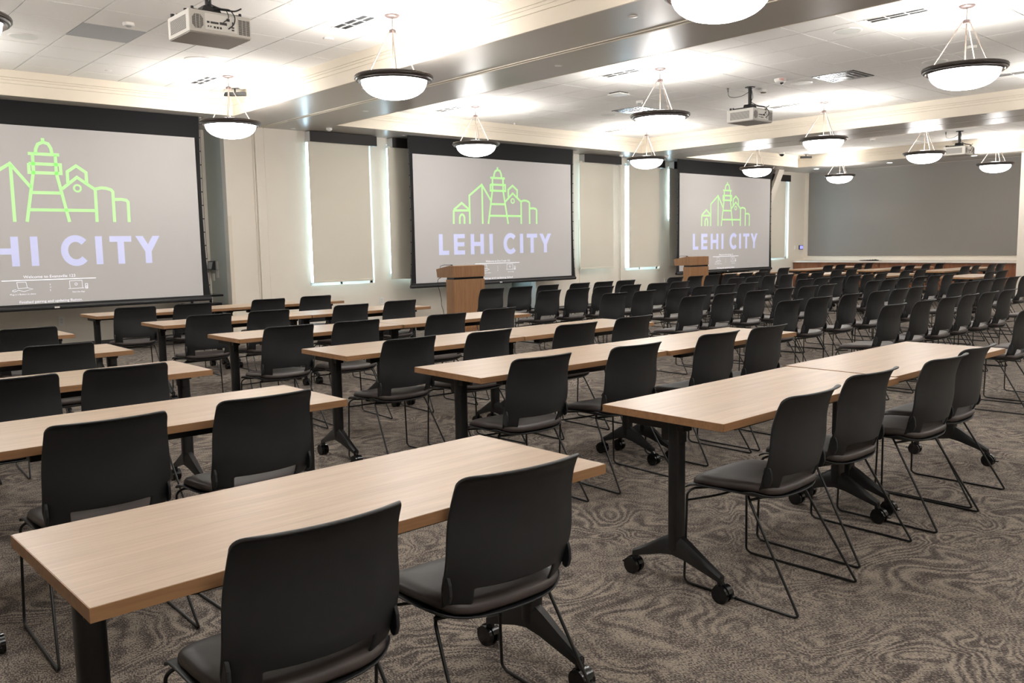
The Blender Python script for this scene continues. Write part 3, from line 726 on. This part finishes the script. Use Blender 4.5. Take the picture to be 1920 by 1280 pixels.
LABP = {(4.93, 10.87): 'bowl pendant in front of the left screen corner', (4.93, 7.13): 'large bowl pendant hanging just before the near beam',
        (4.93, 3.38): 'bowl pendant cut by the top edge of the picture', (1.24, 7.13): 'bowl pendant cut by the top left corner',
        (9.08, 10.87): 'bowl pendant in front of the middle screen', (9.08, 7.13): 'bowl pendant left of the middle projector, overlapping a smaller one below',
        (9.08, 3.40): 'largest complete bowl pendant at the upper right', (13.42, 10.87): 'bowl pendant before the shades between middle and far screens',
        (13.42, 7.18): 'bowl pendant right of the middle projector', (17.35, 10.87): 'bowl pendant overlapping the top of the far screen',
        (17.35, 7.18): 'bowl pendant touching the left of the far projector', (21.35, 10.95): 'smallest bowl pendant before the grey panel at its left end',
        (21.35, 7.25): 'bowl pendant right of the far projector'}
for (x, y), lab in LABP.items(): place(pen, used, (x, y, ZC), 0, lab, 'bowl pendant lamps')
# pendants that continue the grid behind and beside the camera
for x, y in ((1.24, 10.87), (1.24, 3.38), (13.42, 3.4), (17.35, 3.4), (21.35, 3.4), (1.24, -.37), (4.93, -.37), (9.08, -.37), (13.42, -.37), (17.35, -.37)):
    place(pen, used, (x, y, ZC), 0, 'bowl pendant lamp of the grid outside the picture', 'bowl pendant lamps out of view')

# ------------------------------------------------------------ projectors
def make_projector():
    t = thing('projector', '', 'projector', (0, 0, ZC))
    zb, zt = -.515, -.335
    bm = bmesh.new(); box(bm, -.26, .26, -.22, .22, zb + .006, zt); finish('housing', bm, 'projector white', t, bevel=.012)
    bm = bmesh.new(); box(bm, -.25, .25, -.21, .21, zb, zb + .007); finish('bottom_cover', bm, 'projector under', t)
    # connector side faces -Y
    def grille(name, x0, x1, z0, z1, side, chamfer=.0):
        bm = bmesh.new(); nsl = 13
        h = (z1 - z0) / nsl
        for k in range(nsl):
            za = z0 + k * h; m_ = min(k, nsl - 1 - k); ins = max(0, chamfer * (1 - m_ / 3.0)) if chamfer else 0
            if side == 'Y': box(bm, x0 + ins, x1 - ins, -.2215, -.2195, za, za + h * .62)
            else: box(bm, -.2615, -.2595, x0, x1, za, za + h * .45)
        g_ = finish(name, bm, 'projector slot', t)
        if side == 'Y':
            bm = bmesh.new()
            for q in (.33, .67): xx = x0 + (x1 - x0) * q; box(bm, xx - .002, xx + .002, -.2222, -.2205, z0, z1)
            finish('rib', bm, 'projector white', g_)
    grille('fan_grille', -.235, -.145, zb + .035, zt - .035, 'Y', .02)
    grille('fan_grille', .15, .245, zb + .03, zt - .03, 'Y')
    grille('side_vent', -.16, .16, zb + .035, zt - .035, 'X')
    bm = bmesh.new(); box(bm, -.13, .135, -.2212, -.2195, zb + .035, zt - .02); pp = finish('port_panel', bm, 'white plastic', t)
    bm = bmesh.new()
    for (a, b, c_, d) in ((-.115, -.095, .085, .10), (-.085, -.02, .085, .10), (-.01, .05, .085, .105), (-.11, -.10, .055, .066), (-.09, -.08, .055, .066), (-.06, -.045, .05, .066), (-.035, -.02, .05, .066), (-.01, .005, .05, .066), (.09, .11, .05, .062), (.09, .11, .07, .082), (.05, .075, .12, .14), (.095, .105, .095, .12)):
        box(bm, a, b, -.2235, -.221, zb + c_, zb + d)
    finish('port', bm, 'projector slot', pp)
    bm = bmesh.new(); lathe(bm, [(.045, 0), (.05, .03), (.042, .034), (.036, .02), (.0005, .012)], seg=24)
    finish('lens', bm, 'smoked black', t, loc=(.05, .219, -.425), rot=(radians(-90), 0, 0), smooth='auto')
    bm = bmesh.new(); cyl(bm, (0, 0, -.30), (0, 0, -.0004), .026, 16); lathe(bm, [(.07, -.012), (.075, -.0004)], seg=20, cap0=True); mt_ = finish('mount_pole', bm, 'black metal', t, smooth='auto')
    bm = bmesh.new(); prism(bm, [(-.09, -.31), (.09, -.31), (.06, -.25), (-.06, -.25)], 'Y', -.06, .06); box(bm, -.20, .20, -.13, .13, -.325, -.31)
    for sx_ in (-1, 1):
        for sy in (-1, 1): cyl(bm, (0, 0, -.305), (sx_ * .2, sy * .15, -.318), .008, 8); cyl(bm, (sx_ * .2, sy * .15, -.336), (sx_ * .2, sy * .15, -.30), .012, 8)
    cyl(bm, (-.235, .17, -.336), (-.235, .17, -.305), .016, 10); cyl(bm, (-.235, -.1, -.336), (-.235, -.1, -.315), .014, 10)
    finish('mount_plate', bm, 'black steel satin', t, bevel=0)
    bm = bmesh.new()
    tube(bm, [(.0, -.03, -.05), (.03, -.032, -.15), (-.03, -.03, -.22), (.05, -.10, -.27), (.10, -.19, -.29), (.115, -.245, -.36), (.10, -.25, -.42), (.06, -.225, -.455)], .005, 6, .03)
    tube(bm, [(.03, -.04, -.26), (.06, -.2, -.30), (.07, -.235, -.37), (.02, -.224, -.41)], .003, 6, .03)
    tube(bm, [(.02, -.06, -.27), (.14, -.20, -.30), (.19, -.20, -.27)], .006, 6, .03)
    finish('cable', bm, 'black metal', t, smooth='auto')
    bm = bmesh.new()
    tube(bm, [(-.01, .02, -.07), (-.12, .05, -.13), (-.24, .10, -.16), (-.32, .13, -.155), (-.345, .14, -.13), (-.35, .142, -.06)], .004, 6, .03); cyl(bm, (-.35, .142, -.09), (-.352, .143, -.03), .007, 8, .016)
    finish('antenna_lead', bm, 'black metal', t, smooth='auto')
    return t
pj = make_projector(); used = [False]
place(pj, used, (3.07, 7.07, ZC), 0, 'large white projector at the upper left, showing its port side', 'ceiling projectors')
place(pj, used, (11.23, 7.17, ZC), 0, 'white projector hung on the middle bay ceiling', 'ceiling projectors')
place(pj, used, (19.45, 7.33, ZC), 0, 'far white projector against the far soffit', 'ceiling projectors')

# ------------------------------------------------------------ tables
TL, TD, TH = 1.524, 0.61, 0.737
def make_table():
    t = thing('training_table', '', 'table')
    bm = bmesh.new(); box(bm, -TL / 2 + .002, TL / 2 - .002, -TD / 2 + .002, TD / 2 - .002, TH - .0305, TH); finish('tabletop', bm, 'table laminate', t)
    bm = bmesh.new()
    z0, z1 = TH - .031, TH - .0008
    for (a, b, c_, d) in ((-TL / 2, TL / 2, -TD / 2, -TD / 2 + .002), (-TL / 2, TL / 2, TD / 2 - .002, TD / 2), (-TL / 2, -TL / 2 + .002, -TD / 2, TD / 2), (TL / 2 - .002, TL / 2, -TD / 2, TD / 2)): box(bm, a, b, c_, d, z0, z1)
    e_ = finish('edge_band', bm, 'table edge', t); e_['label'] = 'deeper honey brown edge band'
    bm = bmesh.new(); box(bm, -TL / 2 + .24, TL / 2 - .24, -.20, -.14, TH - .078, TH - .031); box(bm, -TL / 2 + .10, TL / 2 - .10, -.03, .015, TH - .066, TH - .031); finish('cross_beam', bm, 'black steel satin', t, bevel=.004)
    for s in (-1, 1):
        x = s * (TL / 2 - .072); yc = -.035
        lg = bpy.data.objects.new('leg', None)
        bm = bmesh.new()
        # rounded column
        pr = [(x + .033 * math.copysign(abs(cos(a)) ** .6, cos(a)), yc + .028 * math.copysign(abs(sin(a)) ** .6, sin(a))) for a in [2 * pi * k / 20 for k in range(20)]]
        prism(bm, pr, 'Z', .165, TH - .036)
        # splayed feet
        for sy in (-1, 1):
            sec = []
            for (yy, zz, hw, hh) in ((0, .188, .030, .045), (.06, .168, .027, .036), (.13, .135, .022, .026), (.19, .108, .018, .018), (.222, .095, .017, .014)):
                sec.append([bm.verts.new((x + a * hw, yc + sy * yy, zz + b * hh)) for a, b in ((-1, -1), (1, -1), (1, .4), (.5, 1), (-.5, 1), (-1, .4))])
            for A, B in zip(sec, sec[1:]):
                for k in range(6): bm.faces.new((A[k], A[(k + 1) % 6], B[(k + 1) % 6], B[k]))
            bm.faces.new(sec[0]); bm.faces.new(sec[-1])
            cyl(bm, (x, yc + sy * .214, .105), (x, yc + sy * .214, .062), .013, 10)
        leg = finish('leg', bm, 'black steel satin', t, smooth='auto')
        bpy.data.objects.remove(lg)
        # tilt bracket below the top
        bm = bmesh.new(); box(bm, x - .028, x + .028, -.09, .20, TH - .072, TH - .0315); box(bm, x - .02, x + .02, -.07, .03, TH - .12, TH - .07); finish('tilt_bracket', bm, 'black steel satin', t, bevel=.004)
        for sy in (-1, 1):
            y = yc + sy * .214 + .012 * sy
            bm = bmesh.new()
            for q in (-1, 1): cyl(bm, (x + q * .008, y, .036), (x + q * .026, y, .036), .036, 22)
            cw = finish('caster', bm, 'wheel plastic', leg, smooth='auto', bevel=0)
            bm = bmesh.new()
            hood = [(y + .040 * cos(a), .036 + .040 * sin(a)) for a in [radians(15 + k * 15) for k in range(11)]] + [(y + .037 * cos(a), .036 + .037 * sin(a)) for a in [radians(165 - k * 15) for k in range(11)]]
            prism(bm, hood, 'X', x - .010, x + .010); box(bm, x - .009, x + .009, y + sy * .036, y + sy * .058, .034, .040); cyl(bm, (x, y, .07), (x, y - sy * .01, .085), .012, 8)
            finish('caster_hood', bm, 'wheel plastic', leg, smooth='auto')
    return t
tb = make_table(); used = [False]
def put_table(x, y, deg, lab, group):
    """x,y of the front-left corner of the top"""
    a = radians(deg); cx = x + cos(a) * TL / 2 - sin(a) * TD / 2; cy = y + sin(a) * TL / 2 + cos(a) * TD / 2
    return place(tb, used, (cx, cy, 0), a, lab, group)
GA, GB, GC = 'training tables left of the aisle', 'paired training tables right of the aisle', 'training tables at the far end'
put_table(.451, 1.743, .7, 'nearest wood table at the bottom left with two chairs', GA)
put_table(.499, 3.380, 0, 'wood table left of the aisle, second row back from the camera', GA)
put_table(.476, 4.819, 0, 'wood table left of the aisle, third row back from the camera', GA)
put_table(.502, 6.243, -.5, 'wood table left of the aisle, fourth row back from the camera', GA)
put_table(.56, 7.86, 0, 'wood table left of the aisle, fifth and last row, close to the left screen', GA)
put_table(2.722, 1.833, .3, 'nearest table right of the aisle, its full leg and wheels showing', GB)
put_table(4.262, 1.865, -.2, 'table joined to the right end of the nearest right-hand table', GB)
put_table(2.836, 3.398, -1.2, 'left table of the second pair right of the aisle', GB)
put_table(4.368, 3.345, -.5, 'right table of the second pair right of the aisle', GB)
put_table(2.841, 4.735, -1.0, 'left table of the third pair right of the aisle', GB)
put_table(4.368, 4.70, -.5, 'right table of the third pair right of the aisle', GB)
put_table(2.835, 6.295, -.2, 'left table of the fourth pair right of the aisle', GB)
put_table(4.362, 6.268, -.7, 'right table of the fourth pair right of the aisle', GB)
put_table(2.885, 8.023, -.6, 'left table of the fifth pair right of the aisle', GB)
put_table(4.412, 8.00, -.4, 'right table of the fifth pair right of the aisle', GB)
put_table(2.836, 9.83, -.2, 'left table of the sixth pair, closest to the grey-green return', GB)
put_table(4.364, 9.83, -.4, 'right table of the sixth pair, below the partition jamb', GB)
put_table(15.72, 10.05, 0, 'far table below the far screen corner, in front of the window wall', GC)
put_table(15.80, 8.42, 0, 'far table alone in the second far row', GC)
put_table(15.75, 7.10, 0, 'far table alone in the third far row', GC)
put_table(15.72, 5.60, 0, 'far table with broad visible top behind the theatre chairs', GC)
for y, nm in ((10.15, 'first'), (8.55, 'second'), (7.12, 'third')):
    put_table(18.38, y, 0, 'left table of the %s far pair before the cabinet, counting from the windows' % nm, GC)
    put_table(19.92, y, 0, 'right table of the %s far pair before the cabinet, counting from the windows' % nm, GC)

# ------------------------------------------------------------ chairs
def smooth01(t): t = max(0.0, min(1.0, t)); return t * t * (3 - 2 * t)
def make_chair():
    t = thing('stacking_chair', '', 'chair')
    # --- backrest: curved panel with a slot above the seat
    zs = [.424, .440, .458, .478, .496, .512, .520, .530, .555, .60, .64, .68, .72, .755, .785, .810, .826, .836, .8395]
    us = [-1, -.98, -.93, -.86, -.70, -.64, -.60, -.40, -.2, 0, .2, .40, .60, .64, .70, .86, .93, .98, 1]
    def ycen(z):
        P = [(.424, -.098), (.440, -.132), (.458, -.152), (.48, -.162), (.50, -.169), (.55, -.176), (.60, -.174), (.66, -.173), (.72, -.178), (.78, -.194), (.82, -.213), (.836, -.231), (.8395, -.250)]
        for (a, ya), (b, yb) in zip(P, P[1:]):
            if z <= b: k_ = (z - a) / (b - a); return ya + (yb - ya) * k_
        return P[-1][1]
    def hw(z):
        P = [(.424, .196), (.47, .210), (.52, .219), (.58, .222), (.66, .220), (.74, .214), (.80, .210), (.838, .209)]
        for (a, ya), (b, yb) in zip(P, P[1:]):
            if z <= b: k_ = (z - a) / (b - a); return ya + (yb - ya) * k_
        return P[-1][1]
    bm = bmesh.new(); G = []
    for z in zs:
        row = []
        for u in us:
            drop = 0.0
            if abs(u) > .86: q = (abs(u) - .86) / .14; drop = .030 * (1 - math.sqrt(max(0, 1 - q * q)))
            zz = z - drop * smooth01((z - .70) / .138)
            wrap = (.040 + .030 * smooth01((.62 - z) / .12)) * abs(u) ** 2.2
            row.append(bm.verts.new((u * hw(z), ycen(zz) + wrap, zz)))
        G.append(row)
    for i in range(len(zs) - 1):
        for j in range(len(us) - 1):
            if zs[i + 1] <= .512 + 1e-6 and abs(us[j]) <= .64 + 1e-6 and abs(us[j + 1]) <= .64 + 1e-6: continue
            bm.faces.new((G[i][j], G[i][j + 1], G[i + 1][j + 1], G[i + 1][j]))
    o = finish('backrest', bm, 'charcoal plastic', t, smooth=True)
    md = o.modifiers.new('s', 'SOLIDIFY'); md.thickness = .010; md.offset = 0
    md = o.modifiers.new('b', 'SUBSURF'); md.levels = 1; md.render_levels = 1
    bake(o)
    for f in o.data.polygons: f.use_smooth = True
    # --- seat shell
    ysn = [.272, .262, .235, .15, .05, -.04, -.10, -.132, -.152]
    zsn = [.398, .412, .420, .424, .420, .413, .411, .414, .421]
    bm = bmesh.new(); G = []; us2 = [-1, -.93, -.8, -.5, 0, .5, .8, .93, 1]
    for y, z in zip(ysn, zsn):
        k_ = smooth01((.20 - y) / .30)
        wd = .230 + .004 * smooth01((.1 - y) / .2)
        row = [bm.verts.new((u * wd, y + (.085 * abs(u) ** 4 if y < -.05 else -.02 * abs(u) ** 4 * (1 if y > .2 else 0)), z + (.006 + .026 * k_ ** 2) * abs(u) ** 5)) for u in us2]
        G.append(row)
    for i in range(len(ysn) - 1):
        for j in range(len(us2) - 1): bm.faces.new((G[i][j], G[i][j + 1], G[i + 1][j + 1], G[i + 1][j]))
    o = finish('seat_shell', bm, 'charcoal plastic', t, smooth=True)
    md = o.modifiers.new('s', 'SOLIDIFY'); md.thickness = .008; md.offset = 0
    md = o.modifiers.new('b', 'SUBSURF'); md.levels = 1; md.render_levels = 1
    bake(o)
    for f in o.data.polygons: f.use_smooth = True
    # --- upholstered seat pad
    bm = bmesh.new(); seg = 32; rings = []
    for (s, z) in ((.94, .424), (1.0, .436), (.995, .450), (.95, .460), (.80, .465), (.55, .463), (.25, .461)):
        row = []
        for k in range(seg):
            a = 2 * pi * k / seg; ca, sa = cos(a), sin(a)
            x = .217 * s * math.copysign(abs(ca) ** .42, ca); y = .062 + .203 * s * math.copysign(abs(sa) ** .42, sa)
            row.append(bm.verts.new((x, y, z - .020 * smooth01((y - .17) / .11) + .016 * abs(x / .207) ** 3 * smooth01((.15 - y) / .2))))
        rings.append(row)
    for A, B in zip(rings, rings[1:]):
        for k in range(seg): bm.faces.new((A[k], A[(k + 1) % seg], B[(k + 1) % seg], B[k]))
    bm.faces.new(rings[0][::-1]); bm.faces.new(rings[-1])
    o = finish('seat_pad', bm, 'seat vinyl', t, smooth=True); o['label'] = 'brownish black vinyl seat pad'
    for s in (-1, 1):
        bm = bmesh.new()
        pr = [(-.132, .482), (-.120, .474), (-.108, .480), (-.104, .50), (-.104, .535), (-.109, .553), (-.120, .559), (-.132, .553), (-.139, .535), (-.141, .505)]
        prism(bm, pr, 'X', s * .206, s * .217)
        finish('side_bracket', bm, 'charcoal plastic', t, bevel=.004)
    # --- sled legs
    for s in (-1, 1):
        bm = bmesh.new()
        tube(bm, [(s * .13, .18, .402), (s * .205, .225, .404), (s * .228, .240, .385), (s * .240, .244, .02), (s * .243, .225, .006), (s * .243, -.262, .006), (s * .240, -.275, .012), (s * .200, -.035, .405), (s * .15, .0, .412)], .0055, 8, .028)
        finish('leg', bm, 'black metal', t, smooth=True)
    bm = bmesh.new()
    tube(bm, [(-.231, .241, .355), (-.12, .16, .368), (0, .14, .372), (.12, .16, .368), (.231, .241, .355)], .005, 8, .06)
    tube(bm, [(-.20, -.035, .405), (-.1, -.055, .402), (.1, -.055, .402), (.20, -.035, .405)], .006, 8, .04)
    finish('cross_rod', bm, 'black metal', t, smooth=True)
    return t
ch = make_chair(); used = [False]
BACK = -.197      # top of the backrest lies this far behind the chair's centre
def put_chair(x, y, deg, lab, group):
    """x,y of the middle of the backrest top"""
    a = radians(deg); return place(ch, used, (x + BACK * sin(a), y - BACK * cos(a), 0), a, lab, group)
ORD = ['first', 'second', 'third', 'fourth', 'fifth', 'sixth', 'seventh']
GAC, GBC = 'chairs at the tables left of the aisle', 'chairs at the tables right of the aisle'
put_chair(.91, 1.63, -2, 'nearest black chair, cropped by the bottom edge, at the nearest table', GAC)
put_chair(1.53, 1.655, -4, 'second black chair at the nearest table, with floor aisle at its right', GAC)
put_chair(.94, 3.19, -1, 'left chair of the second row left of the aisle, behind the nearest table', GAC)
put_chair(1.56, 3.22, 1, 'right chair of the second row left of the aisle', GAC)
put_chair(.93, 4.60, -1, 'left chair of the third row left of the aisle, cut by the picture edge', GAC)
put_chair(1.46, 4.60, -3, 'right chair of the third row left of the aisle', GAC)
put_chair(.86, 6.05, 0, 'left chair of the fourth row left of the aisle, mostly outside the picture', GAC)
put_chair(1.51, 6.05, -4, 'right chair of the fourth row left of the aisle', GAC)
put_chair(1.68, 7.59, -3, 'chair at the fifth table left of the aisle, near the left screen', GAC)
rowsB = [[(3.10, 1.67, 1), (3.75, 1.73, -2), (4.44, 1.68, -2), (4.96, 1.72, 0)],
         [(3.15, 3.24, -3), (3.87, 3.19, -3), (4.72, 3.20, -1), (5.30, 3.19, -1)],
         [(3.23, 4.56, 0), (3.86, 4.49, 3), (4.62, 4.38, -2), (5.35, 4.44, -2)],
         [(3.13, 6.02, -1), (3.71, 5.98, -4), (4.59, 5.92, -2), (5.30, 6.03, 1)],
         [(3.20, 7.70, -3), (3.80, 7.71, -3), (4.74, 7.74, 0), (5.43, 7.84, 0)],
         [(3.12, 9.44, -6), (3.75, 9.46, -4), (4.67, 9.48, -2), (5.34, 9.55, -2)]]
for r, row in enumerate(rowsB):
    for c_, (x, y, d) in enumerate(row):
        put_chair(x, y, d, '%s chair from the left at the %s paired tables right of the aisle' % (ORD[c_], ['nearest', 'second nearest', 'third nearest', 'fourth nearest', 'fifth nearest', 'farthest'][r]), GBC)
TH1 = {8.92: [7.70, 8.25, 8.79, 9.45, 10.0, 10.5], 7.85: [7.77, 8.29, 8.79, 9.38, 10.02, 10.51], 6.74: [7.74, 8.31, 9.0, 9.57, 10.07, 10.56],
       5.60: [7.76, 8.35, 9.01, 9.66, 10.23, 10.69], 4.41: [7.71, 8.31, 8.96, 9.67, 10.12, 10.61], 3.38: [7.71, 8.36, 8.95, 9.49, 9.98, 10.53], 2.33: [7.80, 8.40]}
TH2 = {8.92: [11.81, 12.38, 12.94, 13.39, 13.93, 14.44], 7.85: [11.98, 12.56, 13.02, 13.53, 14.11, 14.66], 6.64: [12.0, 12.54, 13.05, 13.54, 14.02, 14.58],
       5.55: [11.98, 12.52, 12.98, 13.48, 14.0, 14.5], 4.41: [11.9, 12.41, 12.95, 13.42, 13.87, 14.42], 3.38: [11.9]}
for d_ in (TH1, TH2):
    for y, xs in d_.items():
        for it in range(200):
            for k in range(len(xs) - 1):
                g_ = .525 - (xs[k + 1] - xs[k])
                if g_ > 0: xs[k] -= g_ / 2; xs[k + 1] += g_ / 2
for d_, nm in ((TH1, 'nearer'), (TH2, 'farther')):
    for r, (y, xs) in enumerate(d_.items()):
        for c_, x in enumerate(xs):
            put_chair(x, y + random.uniform(-.015, .015), random.uniform(-3, 3),
                      '%s chair from the left, %s row from the screens, %s theatre block' % (ORD[c_], ORD[r], nm), 'theatre rows of chairs without tables')
FAR = {9.80: [16.05, 16.80, 18.74, 19.33, 20.23, 20.78], 8.12: [15.88, 16.49, 18.49, 19.17, 20.03, 20.77], 6.82: [15.93, 16.59, 18.77, 19.33, 20.24, 20.77], 5.36: [15.85, 16.42]}
for r, (y, xs) in enumerate(FAR.items()):
    for c_, x in enumerate(xs):
        put_chair(x, y, random.uniform(-3, 3), '%s chair from the left in the %s far table row, counting from the windows' % (ORD[c_], ORD[r]), 'chairs at the far tables')
